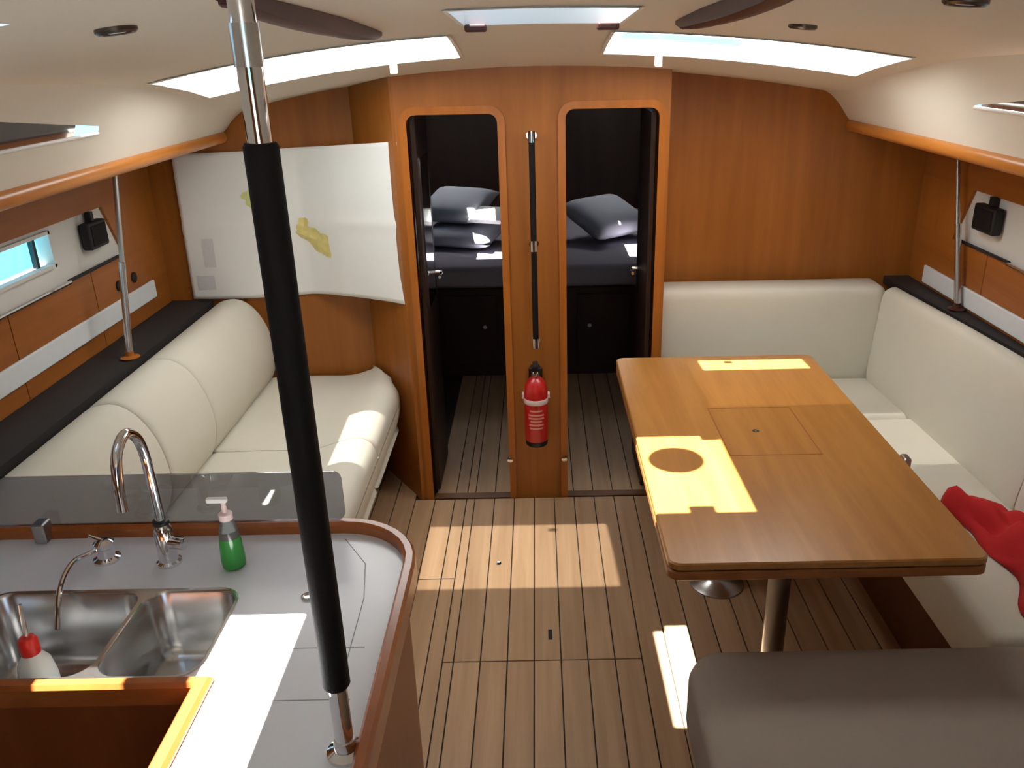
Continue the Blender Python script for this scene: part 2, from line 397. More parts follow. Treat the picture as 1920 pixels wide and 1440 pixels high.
# ------------------------------------------------------------ hull sides
for s, n in ((-1, 'left'), (1, 'right')):
    X = s*1.72; out = s*.04
    def pc(name, z0, z1, y0, y1, m, x=X, t=out, par=None, kind=None):
        bm = nb(); box(bm, (min(x, x+t), y0, z0), (max(x, x+t), y1, z1)); return obj(name, bm, m, par, kind=kind)
    WY = (1.55, 2.90 if s < 0 else 2.84); WZ = (1.275, 1.405)
    # main lining around the hull window
    bm = nb()
    for (y0, y1, z0, z1) in ((AFT, BH, -.02, WZ[0]), (AFT, BH, WZ[1], 1.66), (AFT, WY[0], *WZ), (WY[1], BH, *WZ)):
        box(bm, (min(X+s*.012, X+s*.06), y0, z0), (max(X+s*.012, X+s*.06), y1, z1))
    wl = struct('wall_%s' % n, bm, 'liner_white')
    # wood band above the lining, wood lockers below it, end panel at the bulkhead
    def chamfer_end(ztop, zbot, m, nm):
        bm = nb(); prism(bm, [(X, 3.40, zbot), (X, BH-.002, zbot), (X, BH-.002, ztop), (X, 3.29, ztop)], (s*.012, 0, 0)); return obj(nm, bm, m, wl)
    pc('band', 1.418, 1.648, AFT, BH-.002, 'teak_h', t=s*.012, par=wl)
    chamfer_end(1.418, 1.20, 'teak_v', 'end_panel')
    for y0, y1 in ((AFT, 1.90), (1.904, 2.566), (2.57, 3.106), (3.11, BH-.002)):
        pc('locker_panel', .90, 1.20, y0, y1, 'teak_h', t=s*.012, par=wl)
    for z in (1.205,):
        bm = nb(); tube(bm, [(X-s*.008, AFT, z), (X-s*.008, 2.95, z)], .007, 8); obj('rail', bm, 'chrome', wl, True)
        bm = nb(); tube(bm, [(X-s*.004, 2.95, z+.004), (X-s*.004, 3.36, z+.004)], .007, 8); obj('rail', bm, 'black', wl, True)
    if s < 0:
        for y in (3.292, 3.427):
            bm = nb(); lathe(bm, (X, y, 1.097), [(.02, .004), (.02, -.003), (.012, .002), (0, .002)] if False else [(.022, -.002), (.022, .006), (.015, .008), (0, .002)], 18, 'x'); obj('latch', bm, 'black', wl, True)
    bm = nb(); rbox(bm, (min(X-s*.012, X), .4, .968), (max(X-s*.012, X), 3.585, 1.045), .004, 2)
    struct('trim_%d' % (7 if s < 0 else 8), bm, 'batten', label='white batten along the %s wooden locker front' % ('port' if s < 0 else 'starboard'))
    # window
    fr = nb()
    for (y0, y1, z0, z1) in ((WY[0]-.0, WY[1], WZ[0], WZ[0]+.012), (WY[0], WY[1], WZ[1]-.012, WZ[1]), (WY[1]-.012, WY[1], *WZ), (WY[0], WY[0]+.012, *WZ)):
        box(fr, (min(X-s*.004, X+s*.05), y0, z0), (max(X-s*.004, X+s*.05), y1, z1))
    ww = struct('window_%d' % (6 if s < 0 else 7), fr, 'liner_white')
    bm = nb(); box(bm, (min(X+s*.02, X+s*.038), WY[1]-.075, WZ[0]+.012), (max(X+s*.02, X+s*.038), WY[1]-.060, WZ[1]-.012)); obj('mullion', bm, 'black', ww)
    bm = nb(); box(bm, (min(X+s*.04, X+s*.044), WY[0], WZ[0]), (max(X+s*.04, X+s*.044), WY[1], WZ[1])); obj('pane', bm, 'hull_glass', ww)
    # stainless post between shelf and deck, speaker
    zs = .901 if s < 0 else .956
    xt, xb = (-1.56, -1.56) if s < 0 else (1.682, 1.682)
    yt, yb = (3.15, 2.96) if s < 0 else (3.42, 3.195)
    t = thing('support_rod', 'slim steel rod rising from the black shelf behind the %s' % ('sofa' if s < 0 else 'dining seat'), 'rod', (xb, yb, zs))
    bm = nb(); tube(bm, [(xb, yb, zs+.005), (xt, yt, 1.643)], .0095, 12); obj('shaft', bm, 'brushed', t, True)
    bm = nb(); tube(bm, [(xb, yb, zs+.025), (xb+(xt-xb)*.45, yb+(yt-yb)*.45, zs+.02+(1.64-zs)*.45)], .013, 12); obj('sleeve', bm, 'steel', t, True)
    bm = nb(); lathe(bm, (xb, yb, zs), [(.030, 0), (.035, .006), (.016, .012), (.014, .03), (0, .03)], 20); obj('foot', bm, 'rail_wood' if s > 0 else 'teak_edge', t, True)
    sy = (3.10, 3.235) if s < 0 else (3.05, 3.205)
    t = thing('speaker', 'small black square speaker on the white hull lining on the %s' % ('sofa side' if s < 0 else 'dining side'), 'speaker', (X-s*.03, sum(sy)/2, 1.29))
    bm = nb(); rbox(bm, (min(X-s*.035, X+s*.005), sy[0], 1.285), (max(X-s*.035, X+s*.005), sy[1], 1.385), .008); obj('body', bm, 'black', t)
    bm = nb(); rbox(bm, (min(X-s*.039, X-s*.034), sy[0]+.012, 1.297), (max(X-s*.039, X-s*.034), sy[1]-.012, 1.373), .002, 1); obj('grille', bm, 'black_pad', t)
    bm = nb(); box(bm, (min(X-s*.02, X+s*.004), sy[0]+.06, 1.383), (max(X-s*.02, X+s*.004), sy[0]+.08, 1.42)); obj('bracket', bm, 'black', t)

# ------------------------------------------------------------ aft end, behind the camera
bm = nb()
for a, b in (((-1.8, AFT-.04, -.02), (-.34, AFT, 2.12)), ((.34, AFT-.04, -.02), (1.8, AFT, 2.12)), ((-.34, AFT-.04, -.02), (.34, AFT, 1.0))): box(bm, a, b)
struct('wall_back', bm, 'teak_v')

# ------------------------------------------------------------ forward cabins seen through the doorways
bm = nb()
box(bm, (-1.75, 3.79, -.02), (-1.70, 7.0, 1.80)); box(bm, (1.70, 3.79, -.02), (1.75, 7.0, 1.80))
box(bm, (-1.75, 6.95, -.02), (1.75, 7.0, 1.80)); struct('wall_cabin', bm, 'cabin_wood_shaded')
bm = nb(); box(bm, (-.10, CB+.05, -.02), (.06, 6.95, 1.80)); struct('wall_cabin_partition', bm, 'cabin_wood_shaded')
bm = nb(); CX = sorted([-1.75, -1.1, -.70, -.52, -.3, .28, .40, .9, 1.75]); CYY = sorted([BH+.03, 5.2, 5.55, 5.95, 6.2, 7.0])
grid(bm, lambda x, y: (x, y, 1.80), CX, CYY, lambda i, j: (j == 1 and i in (2, 5)) or (j == 3 and i in (1, 2, 3, 5, 6))); struct('ceiling_cabin', bm, 'cabin_wood_shaded')
for n, x0, x1 in ((8, -1.12, -.28), (9, .26, .92)):
    bm = nb(); box(bm, (x0, 5.93, 1.80), (x1, 6.22, 1.81)); struct('window_%d' % n, bm, 'frosted_dense')  # unseen frosted panes added overhead to brighten the berths and pillows
def cabin(s, xa, xb, lab):
    t = thing('berth', 'built-in wooden berth with grey mattress behind the %s doorway' % lab, 'bed', ((xa+xb)/2, 5.0, 0))
    bm = nb(); rbox(bm, (xa, 5.0, -.01), (xb, 6.94, .58), .006, 1); b = obj('base', bm, 'cabin_wood_shaded', t)
    kx = -.348 if s < 0 else .312
    bm = nb(); rbox(bm, (kx-.26 if s < 0 else kx-.08, 4.985, .08), (kx+.08 if s < 0 else kx+.26, 5.002, .54), .004, 1); d = obj('drawer_front', bm, 'cabin_wood_shaded', t)
    bm = nb(); lathe(bm, (kx, 4.985, .337), [(.012, -.016), (.013, -.012), (.008, 0), (.008, .003)], 16, 'y'); obj('knob', bm, 'brushed', d, True)
    bm = nb(); rbox(bm, (xa+.01, 4.99, .58), (xb-.01, 6.9, .72), .035, 4); obj('mattress', bm, 'mattress', t, True)
cabin(-1, -1.68, -.11, 'chart-side'); cabin(1, .07, 1.68, 'table-side')
def pillow(c, sx, sy, sz, rx, rz, label):
    bm = nb(); n = 12; P = []
    for i in range(n+1):
        for j in range(n+1):
            u, v = 2*i/n-1, 2*j/n-1; h = max(0, (1-u**4)*(1-v**4))**.55
            P.append((u, v, h))
    M = Matrix.Translation(c) @ Matrix.Rotation(rz, 4, 'Z') @ Matrix.Rotation(rx, 4, 'X')
    for sg in (1, -1):
        V = [bm.verts.new(M @ Vector((u*sx*(1-.06*(1-v*v)), v*sy*(1-.06*(1-u*u)), sg*h*sz))) for u, v, h in P]
        for i in range(n):
            for j in range(n):
                q = (V[i*(n+1)+j], V[(i+1)*(n+1)+j], V[(i+1)*(n+1)+j+1], V[i*(n+1)+j+1]); bm.faces.new(q if sg > 0 else q[::-1])
    bmesh.ops.remove_doubles(bm, verts=bm.verts[:], dist=1e-4)
    return tag(obj('pillow', bm, 'linen', None, True, angle=180), label, 'pillow')
pillow((.47, 5.72, .88), .27, .22, .085, .38, .70, 'pale pillow propped on the berth behind the table-side doorway')
pillow((-.52, 5.62, .80), .28, .22, .06, .10, -.30, 'lower pale pillow lying on the berth behind the chart-side doorway')
pillow((-.56, 5.74, .975), .25, .20, .07, .35, -.45, 'upper pale pillow resting on another behind the chart-side doorway')
bm = nb(); M = Matrix.Translation((-.33, 5.52, .925)) @ Matrix.Rotation(-.35, 4, 'Z') @ Matrix.Rotation(.28, 4, 'X')
t_ = nb()
for k in range(4):
    rbox(t_, (-.12+.01*k, -.09-.008*k, .011*k), (.12+.01*k, .09-.004*k, .011*k+.009), .002, 1)
bmesh.ops.transform(t_, matrix=M, verts=t_.verts[:]); merge(bm, t_)
tag(obj('paper_pile', bm, 'paper'), 'sunlit pile of white papers on the pillows behind the chart-side doorway', 'papers')
# open door leaves swung into the cabins
for s, xx, lab in ((-1, DL[0]+.002, 'chart-side'), (1, DR[1]-.002, 'table-side')):
    x0, x1 = (xx, xx+.022) if s < 0 else (xx-.022, xx)
    hx = x1 if s < 0 else x0
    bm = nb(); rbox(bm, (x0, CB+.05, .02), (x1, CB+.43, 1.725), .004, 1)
    t = struct('door_%d' % (1 if s < 0 else 2), bm, 'cabin_wood_shaded')
    d = 1 if s < 0 else -1
    bm = nb(); tube(bm, [(hx, 3.80, 1.0), (hx+d*.03, 3.80, 1.0), (hx+d*.034, 3.77, 1.0), (hx+d*.034, 3.70, 1.0)], .007, 10); obj('door_handle', bm, 'chrome', t, True)
    if s < 0:
        bm = nb(); box(bm, (hx-.001, CB+.12, .9), (hx+.003, CB+.36, 1.55)); obj('mirror', bm, 'chrome', t)

# ------------------------------------------------------------ things on the post between the doors
px = -.02
t = thing('grab_rail', 'upright black grab rail with chrome mounts on the post between doorways', 'handrail', (px, CB, .77))
for z0, z1 in ((.79, 1.195), (1.225, 1.63)):
    bm = nb(); tube(bm, [(px, CB-.045, z0), (px, CB-.045, z1)], .0125, 14); obj('grip', bm, 'black_pad', t, True)
for z in (.785, 1.21, 1.645):
    bm = nb(); tube(bm, [(px, CB-.045, z-.022), (px, CB-.045, z+.022)], .0155, 14); tube(bm, [(px, CB-.045, z), (px, CB, z)], .01, 12)
    lathe(bm, (px, CB-.001, z), [(.02, -.004), (.02, 0)], 16, 'y'); obj('mount', bm, 'chrome', t, True)
for x, lab in ((-.150, 'chart-side'), (.100, 'table-side')):
    bm = nb(); lathe(bm, (x, CB-.012, .212), [(.006, -.022), (.013, -.02), (.014, -.012), (.007, -.008), (.007, 0)], 16, 'y')
    tag(obj('door_catch', bm, 'chrome', None, True), 'small chrome door catch low on the post by the %s doorway' % lab, 'catch')
ex = (-.025, CB-.068, .315)
t = thing('fire_extinguisher', 'red fire extinguisher strapped to the post between the two doorways', 'extinguisher', ex)
bm = nb(); lathe(bm, ex, [(.048, .022), (.052, .03), (.052, .255), (.048, .285), (.034, .31), (.020, .322), (.018, .33)], 28); obj('cylinder', bm, 'red', t, True)
bm = nb(); lathe(bm, ex, [(.046, 0), (.050, .006), (.050, .024), (.046, .026)], 28); obj('base_ring', bm, 'black', t, True)
bm = nb(); lathe(bm, ex, [(.018, .326), (.018, .345), (.014, .35), (.014, .362)], 16); obj('valve', bm, 'steel', t, True)
bm = nb(); rbox(bm, (ex[0]-.02, ex[1]-.035, .315+.358), (ex[0]+.02, ex[1]+.02, .315+.374), .004, 2); rbox(bm, (ex[0]-.012, ex[1]-.05, .315+.378), (ex[0]+.012, ex[1]+.018, .315+.39), .004, 2); obj('trigger', bm, 'black', t)
bm = nb(); lathe(bm, ex, [(.0535, .205), (.0545, .207), (.0545, .226), (.0535, .228)], 28); rbox(bm, (ex[0]-.062, ex[1]+.03, .315+.205), (ex[0]+.062, ex[1]+.066, .315+.228), .003, 1); obj('strap', bm, 'label_white', t, True)
def arc_patch(c, r, a0, a1, z0, z1, n=12):
    bm = nb(); grid(bm, lambda a, z: (c[0]+r*math.sin(a), c[1]-r*math.cos(a), c[2]+z), [a0+(a1-a0)*k/n for k in range(n+1)], [z0, z1]); return bm
for k, (w, zz) in enumerate(((.55, .175), (.7, .155), (.7, .14), (.5, .125), (.65, .108), (.6, .092))):
    obj('print', arc_patch(ex, .0526, -w, w, zz, zz+.008), 'red_label', t)
bm = nb(); rbox(bm, (ex[0]-.03, CB-.018, .34), (ex[0]+.03, CB, .66), .004, 1); obj('bracket', bm, 'black', t)

# ------------------------------------------------------------ sea chart on the bulkhead
def chart_pt(u, v, e=0):                       # u across, v up
    xl, xr = -1.60-.015*(1-v), -.560-.02*(1-v)
    x = xl+(xr-xl)*u; tq = max(0, (x+1.06)/.50)
    y = 3.742 - .32*tq**1.25 - .004*math.sin(u*9+v*3) - .006*max(0, v-.8)*math.sin(u*14) - (.012*max(0, u-.9)*max(0, .2-v)*40) - .006*max(0, 1-abs(v-.5)/.06) - .005*max(0, 1-abs(u-.36)/.03) - .005*max(0, 1-abs(u-.70)/.03)
    zb, zt = .908+.047*u*u, 1.565+.066*u*u
    return (x, y-e-.004, zb+(zt-zb)*v - .003*math.sin(u*6)*(1-v))
U = [k/72 for k in range(73)]; V_ = [k/36 for k in range(37)]
bm = nb(); grid(bm, lambda u, v: chart_pt(u, v), U, V_)
ch = tag(obj('sea_chart', bm, 'paper', None, True, angle=180), 'large white paper sea chart with yellow islands pinned to the bulkhead', 'chart')
sm = ch.modifiers.new('solid', 'SOLIDIFY'); sm.thickness = .0015
def island(cu, cv, pts, m, nm='island'):
    bm = nb(); c = bm.verts.new(chart_pt(cu, cv, .003)); vs = [bm.verts.new(chart_pt(cu+a, cv+b, .003)) for a, b in pts]
    for i in range(len(vs)): bm.faces.new((c, vs[i], vs[(i+1) % len(vs)]))
    obj(nm, bm, m, ch)
def blob(ru, rv, rot, seed, n=26):
    rr = random.Random(seed); ph = [rr.uniform(0, 6.28) for _ in range(4)]; o = []
    for k in range(n):
        a = 2*math.pi*k/n; q = 1+.22*math.sin(2*a+ph[0])+.15*math.sin(3*a+ph[1])+.12*math.sin(5*a+ph[2])+.07*math.sin(8*a+ph[3])
        x, y = ru*math.cos(a)*q, rv*math.sin(a)*q
        o.append((x*math.cos(rot)-y*math.sin(rot)*.7, x*math.sin(rot)*1.45+y*math.cos(rot)))
    return o
island(.585, .385, blob(.075, .075, -.75, 3), 'land_ochre'); island(.53, .48, blob(.035, .05, -.6, 9), 'land_ochre'); island(.315, .69, blob(.045, .055, -.3, 5), 'land_green')
for (u, v, a, b) in ((.10, .33, .025, .10), (.07, .12, .04, .05)):
    island(u, v, [(-a, -b), (a, -b), (a, b), (-a, b)], 'print_grey', 'legend')

# ------------------------------------------------------------ left sofa
t = thing('sofa', 'long cream upholstered sofa with three back cushions beneath the sea chart', 'sofa', (-1.0, 2.7, 0))
def ext(bm, prof, y0, y1, lim=lambda y: 9):
    """profile in (x,z) run along y with softened ends"""
    cx = sum(p[0] for p in prof)/len(prof); cz_ = sum(p[1] for p in prof)/len(prof); L = []
    stops = [(y0, .93), (y0+.006, .975), (y0+.02, 1)] + [(y0+(y1-y0)*k/10, 1) for k in range(1, 10)] + [(y1-.02, 1), (y1-.006, .975), (y1, .93)]
    for y, sc in stops: L.append([(min(lim(y), cx+(p[0]-cx)*sc), y, cz_+(p[1]-cz_)*sc) for p in prof])
    return loft(bm, L)
bp = [p for p in smooth_path([(-1.305, .50), (-1.275, .56), (-1.262, .66), (-1.285, .78), (-1.335, .87), (-1.40, .912), (-1.47, .905), (-1.515, .87), (-1.525, .8), (-1.50, .6), (-1.47, .49)], 4)]
bp = [(p.x if False else p[0], p[1]) for p in bp] if not isinstance(bp[0], Vector) else [(p[0], p[1]) for p in bp]
for y0, y1 in ((1.70, 2.50), (2.502, 2.925), (2.927, 3.722)):
    bm = nb(); ext(bm, bp, y0, y1); obj('back_cushion', bm, 'fabric', t, True, angle=60)
sp = [(p[0], p[1]) for p in smooth_path([(-1.30, .50), (-1.29, .518), (-1.1, .522), (-.92, .522), (-.82, .548), (-.735, .572), (-.672, .555), (-.648, .50), (-.655, .42), (-.68, .345), (-.72, .33), (-1.30, .33)], 4)]
for y0, y1 in ((1.70, 2.918), (2.922, 3.722)):
    bm = nb(); ext(bm, sp, y0, y1, lambda y: -.65-max(0, y-3.50)*.72); obj('seat_cushion', bm, 'fabric', t, True, angle=60)
bm = nb(); prism(bm, [(-1.50, 1.72, 0), (-1.50, 1.72, .33), (-.70, 1.72, .33), (-.69, 1.72, .30), (-.86, 1.72, .0)], (0, 1.79, 0)); obj('base', bm, 'fabric', t)
bm = nb(); tube(bm, [(-.652, 1.74, .475), (-.652, 3.48, .475)], .004, 6); obj('piping', bm, 'fabric_seam', t)

# black shelf behind each seat back
for s, in_edge in ((-1, [(-1.53, 1.70), (-1.53, BH-.004)]), (1, [(1.690, 1.3), (1.690, 2.5), (1.612, 3.50), (1.605, BH-.004)])):
    bm = nb(); sz = .865 if s < 0 else .92; poly = [(x, y, sz) for x, y in in_edge] + [(s*1.719, BH-.004, sz), (s*1.719, in_edge[0][1], sz)]
    prism(bm, poly, (0, 0, .035))
    tag(obj('shelf', bm, 'black_shelf'), 'long black shelf behind the back cushions of the %s' % ('sofa' if s < 0 else 'corner dining seat'), 'shelf')

# ------------------------------------------------------------ dining corner seat (right)
t = thing('dinette_seat', 'U-shaped cream upholstered dining seat around the wooden table', 'bench', (1.3, 2.6, 0))
bm = nb(); box(bm, (1.24, 1.10, 0), (1.655, 3.70, .32)); box(bm, (.60, 3.22, 0), (1.24, 3.70, .32)); obj('base', bm, 'dark_wood', t)
bm = nb(); box(bm, (.50, 1.0, 0), (1.24, 1.62, .32)); obj('base', bm, 'dark_wood', t)
bm = nb(); rbox(bm, (1.17, 1.735, .32), (1.60, 3.12, .52), .03, 4); obj('seat_cushion', bm, 'fabric', t, True)
bm = nb(); rbox(bm, (.54, 3.125, .32), (1.60, 3.66, .52), .03, 4); obj('seat_cushion', bm, 'fabric', t, True)
# aft seat with rounded corner
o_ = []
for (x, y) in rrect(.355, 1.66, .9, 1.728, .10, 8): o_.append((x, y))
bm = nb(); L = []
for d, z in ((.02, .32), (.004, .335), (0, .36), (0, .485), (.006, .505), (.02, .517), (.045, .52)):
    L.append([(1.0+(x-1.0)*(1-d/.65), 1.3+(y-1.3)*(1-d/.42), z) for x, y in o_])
loft(bm, L); obj('seat_cushion', bm, 'fabric_shaded', t, True, angle=60, label='end cushion in shade-darkened cream fabric with a rounded corner')
# backrests
bm = nb(); L = []
for y, zt, gx in ((3.555, .955, 0), (3.70, .955, 0)): pass
fb = rrect(.525, 1.555, .50, .957, .045, 6)
loops = []
for y, d in ((3.715, .02), (3.70, .0), (3.585, 0), (3.562, .006), (3.552, .02), (3.549, .05)):
    loops.append([(1.04+(x-1.04)*(1-d/.515), y + (.03 if False else 0), .73+(z-.73)*(1-d/.228)) for x, z in fb])
loft(bm, loops); obj('back_cushion', bm, 'fabric', t, True, angle=60)
def side_back(y0, y1):
    bm = nb(); L = []
    for y, sc in ((y0, .9), (y0+.008, .96), (y0+.025, 1), ((y0+y1)/2, 1), (y1-.025, 1), (y1-.008, .96), (y1, .9)):
        q = min(1.0, max(0, (3.55-y)))*.085
        pr = smooth_path([(1.505, .50), (1.498, .53), (1.502, .65), (1.515, .82), (1.522, .92), (1.535, .952), (1.56, .962), (1.580, .955), (1.592, .92), (1.58, .7), (1.57, .50)], 3)
        cx, cz_ = 1.555, .73
        L.append([(cx+(p[0]-cx)*sc+q*(.55+.45*(p[1]-.5)/.45), y, cz_+(p[1]-cz_)*sc) for p in pr])
    return loft(bm, L)
for y0, y1 in ((2.365, 3.548), (1.25, 2.36)):
    obj('back_cushion', side_back(y0, y1), 'fabric', t, True, angle=60)

# red cloth on the seat
bm = nb(); NU, NV = 40, 16
def cloth(u, v):
    a = 2*v-1; w = .10+.035*math.sin(u*7+1)+.02*math.sin(u*17); x = 1.40 + .03*math.sin(u*4) + a*w*(math.sin(math.pi*min(1, max(.02, u)))**.4)
    y = 2.44 - .72*u + .02*math.sin(v*9+u*5)
    h = max(0, 1-a**4)*(.035+.03*math.sin(u*11+v*4)+.02*math.sin(u*23-v*7)+.02*math.sin(v*13+u*6)+.03)*min(1, u*8)*min(1, (1-u)*8)
    return (x, y, .5235+max(0, h))
grid(bm, cloth, [k/NU for k in range(NU+1)], [k/NV for k in range(NV+1)])
o = tag(obj('blanket', bm, 'red_cloth', None, True, angle=180), 'crumpled bright red cloth lying on the dining seat beside the table', 'cloth')
sm = o.modifiers.new('solid', 'SOLIDIFY'); sm.thickness = .004; sm.offset = 1

# ------------------------------------------------------------ table
TX0, TX1, TY0, TY1, TZ = .31, 1.117, 1.735, 3.215, .77
t = thing('dining_table', 'large varnished wooden table with folded leaf on steel pedestals', 'table', (.70, 2.4, 0))
def slab(z0, z1, r, m, nm, par, grow=0):
    bm = nb(); o_ = rrect(TX0-grow, TX1+grow, TY0-grow, TY1+grow, r, 5); L = []
    e = .004
    for d, z in ((e, z0), (0, z0+e), (0, z1-e), (e, z1)):
        L.append([(.7135+(x-.7135)*(1-d/.4), 2.475+(y-2.475)*(1-d/.74), z) for x, y in o_])
    loft(bm, L); return obj(nm, bm, m, par)
top_ = slab(.748, TZ, .03, 'table_wood', 'tabletop', t)
slab(.718, .744, .03, 'table_edge', 'folded_leaf', t)
bm = nb(); box(bm, (TX0+.02, TY0+.02, .742), (TX1-.02, TY1-.02, .75)); obj('hinge_strip', bm, 'dark_wood', t)
# inlaid lid in the top: a proud seam frame and finger hole
lx0, lx1, ly0, ly1 = .588, .880, 2.315, 2.685
bm = nb()
for a, b in (((lx0, ly0), (lx1, ly0+.004)), ((lx0, ly1-.004), (lx1, ly1)), ((lx0, ly0), (lx0+.004, ly1)), ((lx1-.004, ly0), (lx1, ly1))):
    box(bm, (a[0], a[1], TZ-.001), (b[0], b[1], TZ+.0006))
ld = obj('lid_seam', bm, 'table_edge', top_)
bm = nb(); lathe(bm, (.713, 2.492, TZ-.002), [(.011, 0), (.011, .0028), (.007, .003), (0, .001)], 18); obj('finger_hole', bm, 'black', top_, True)
bm = nb(); rbox(bm, (1.112, 2.255, .742), (1.135, 2.295, .778), .005, 2); obj('latch', bm, 'brushed', t)
for (x, y) in ((.675, 2.72), (.697, 2.05)):
    bm = nb(); lathe(bm, (x, y, 0), [(.105, 0), (.105, .006), (.09, .014), (.05, .028), (.036, .045), (.033, .06), (.033, .70), (.06, .705), (.06, .718)], 28); obj('pedestal', bm, 'brushed', t, True)

# ------------------------------------------------------------ galley
CT = .95
def arc(cx, cy, r, a0, a1, n=8): return [(cx+r*math.cos(math.radians(a0+(a1-a0)*k/n)), cy+r*math.sin(math.radians(a0+(a1-a0)*k/n))) for k in range(n+1)]
def outline(d):                                # d: grow outward
    X1, Y1, X0, Yi, Xi, Ya = -.285+d, 1.635+d, -1.71, 1.14-d, -.60-d, -.25
    return [(X0, Y1)] + list(reversed(arc(X1-.17-d, Y1-.17-d, .17+d, 0, 90))) + [(X1, Ya), (Xi, Ya), (Xi, Yi), (X0, Yi)]
cab = thing('galley_cabinet', 'reddish-brown L-shaped galley cabinet under the pale worktop', 'cabinet', (-.8, 1.0, 0))
ol = outline(-.012); bm = nb()
for i in range(len(ol)):
    p, q = ol[i], ol[(i+1) % len(ol)]
    bm.faces.new([bm.verts.new(v) for v in ((*p, 0), (*q, 0), (*q, CT-.025), (*p, CT-.025))])
bmesh.ops.remove_doubles(bm, verts=bm.verts[:], dist=1e-5); bmesh.ops.recalc_face_normals(bm, faces=bm.faces[:])
obj('body', bm, 'galley_wood', cab, True, angle=40)
SK = (-1.135, -.620, 1.162, 1.42)
wk = thing('worktop', 'pale grey L-shaped galley worktop with raised wooden fiddle rails', 'worktop', (-.8, 1.0, CT-.025))
bm = nb(); loops = [outline(0), rrect(*SK, .05, 6)]
es = []; rings = []
for l in loops:
    v = [bm.verts.new((x, y, CT)) for x, y in l]; rings.append(v)
    es += [bm.edges.new((v[i], v[(i+1) % len(v)])) for i in range(len(v))]
bmesh.ops.triangle_fill(bm, edges=es, use_beauty=True)
for v in rings:
    w_ = [bm.verts.new((a.co.x, a.co.y, CT-.025)) for a in v]
    for i in range(len(v)): bm.faces.new((v[i], v[(i+1) % len(v)], w_[(i+1) % len(v)], w_[i]))
bmesh.ops.recalc_face_normals(bm, faces=bm.faces[:])
wt = obj('counter_top', bm, 'worktop', wk)
# fiddle rails: swept strip with rounded top along outline paths
def rail(path, h=.028, w=.026, off=0):
    bm = nb(); L = []
    P = [Vector((x, y, 0)) for x, y in path]
    for i, p in enumerate(P):
        tg = (P[min(i+1, len(P)-1)] - P[max(i-1, 0)]).normalized(); nn = Vector((tg.y, -tg.x, 0))
        if 0 < i < len(P)-1:
            a = (P[i]-P[i-1]).normalized(); b = (P[i+1]-P[i]).normalized()
            sc = 1/max(.5, math.sqrt((1+a.dot(b))/2))
        else: sc = 1
        pr = [(-w/2, -.03), (w/2, -.03), (w/2, h-.008), (w/2-.006, h), (-w/2+.006, h), (-w/2, h-.008)]
        L.append([p + nn*(q[0]+off)*sc + Vector((0, 0, CT+q[1])) for q in pr])
    return loft(bm, L)
o2 = outline(0)
obj('fiddle_rail', rail(o2[:len(o2)-3]), 'fiddle_wood', wk, True, angle=30)
obj('fiddle_rail', rail([(-.60, -.25), (-.60, 1.14), (-1.71, 1.14)], h=.014, w=.028), 'fiddle_wood', wk, True, angle=30)
for pts in ([(-.585, 1.232), (-.335, 1.232)], [(-.585, 1.10), (-.335, 1.10)], [(-.45, 1.60), (-.385, 1.50), (-.365, 1.38), (-.36, 1.15)]):
    bm = nb(); tube(bm, [(x, y, CT-.0006) for x, y in pts], .0013, 6); obj('seam', bm, 'worktop_seam', wk)
bm = nb(); lathe(bm, (-.48, 1.386, CT), [(.013, 0), (.013, .003), (.009, .004), (.006, .001), (0, .001)], 20); obj('lift_ring', bm, 'steel', wk, True)
# sink
sk = thing('sink', 'stainless steel double-bowl sink set into the pale worktop', 'sink', (-.88, 1.3, CT-.2))
bm = nb(); R0 = rrect(SK[0]-.003, SK[1]+.003, SK[2]-.003, SK[3]+.003, .05, 6)
bowls = ((SK[0]+.003, -.820, SK[2]+.003, SK[3]-.003), (-.812, SK[1]-.003, SK[2]+.003, SK[3]-.003))
es = []
for l, z in [(R0, .0015)] + [(rrect(*b, .045, 6), .0015) for b in bowls]:
    v = [bm.verts.new((x, y, CT+z)) for x, y in l]; es += [bm.edges.new((v[i], v[(i+1) % len(v)])) for i in range(len(v))]
bmesh.ops.triangle_fill(bm, edges=es, use_beauty=True); bmesh.ops.recalc_face_normals(bm, faces=bm.faces[:])
obj('sink_rim', bm, 'steel', sk)
for b, dep in zip(bowls, (.18, .15)):
    bm = nb(); cx, cy = (b[0]+b[1])/2, (b[2]+b[3])/2; rr = rrect(*b, .045, 6); L = []
    hx, hy = (b[1]-b[0])/2, (b[3]-b[2])/2
    for d, z in ((0, .0015), (.004, -.004), (.010, -dep+.035), (.016, -dep+.014), (.03, -dep+.003), (.045, -dep)):
        L.append([(cx+(x-cx)*(1-d/hx), cy+(y-cy)*(1-d/hy), CT+z) for x, y in rr])
    loft(bm, L, cap=False); vs_ = [v for v in bm.verts if abs(v.co.z-(CT-dep)) < 1e-5]
    bm.faces.new(vs_); bmesh.ops.recalc_face_normals(bm, faces=bm.faces[:]); bmesh.ops.reverse_faces(bm, faces=bm.faces[:])
    bo = obj('bowl', bm, 'steel', sk, True, angle=50)
    bm = nb(); lathe(bm, (cx, cy, CT-dep), [(.03, .0005), (.03, .003), (.022, .004), (.018, .001), (0, .001)], 20); obj('drain', bm, 'chrome', bo, True)
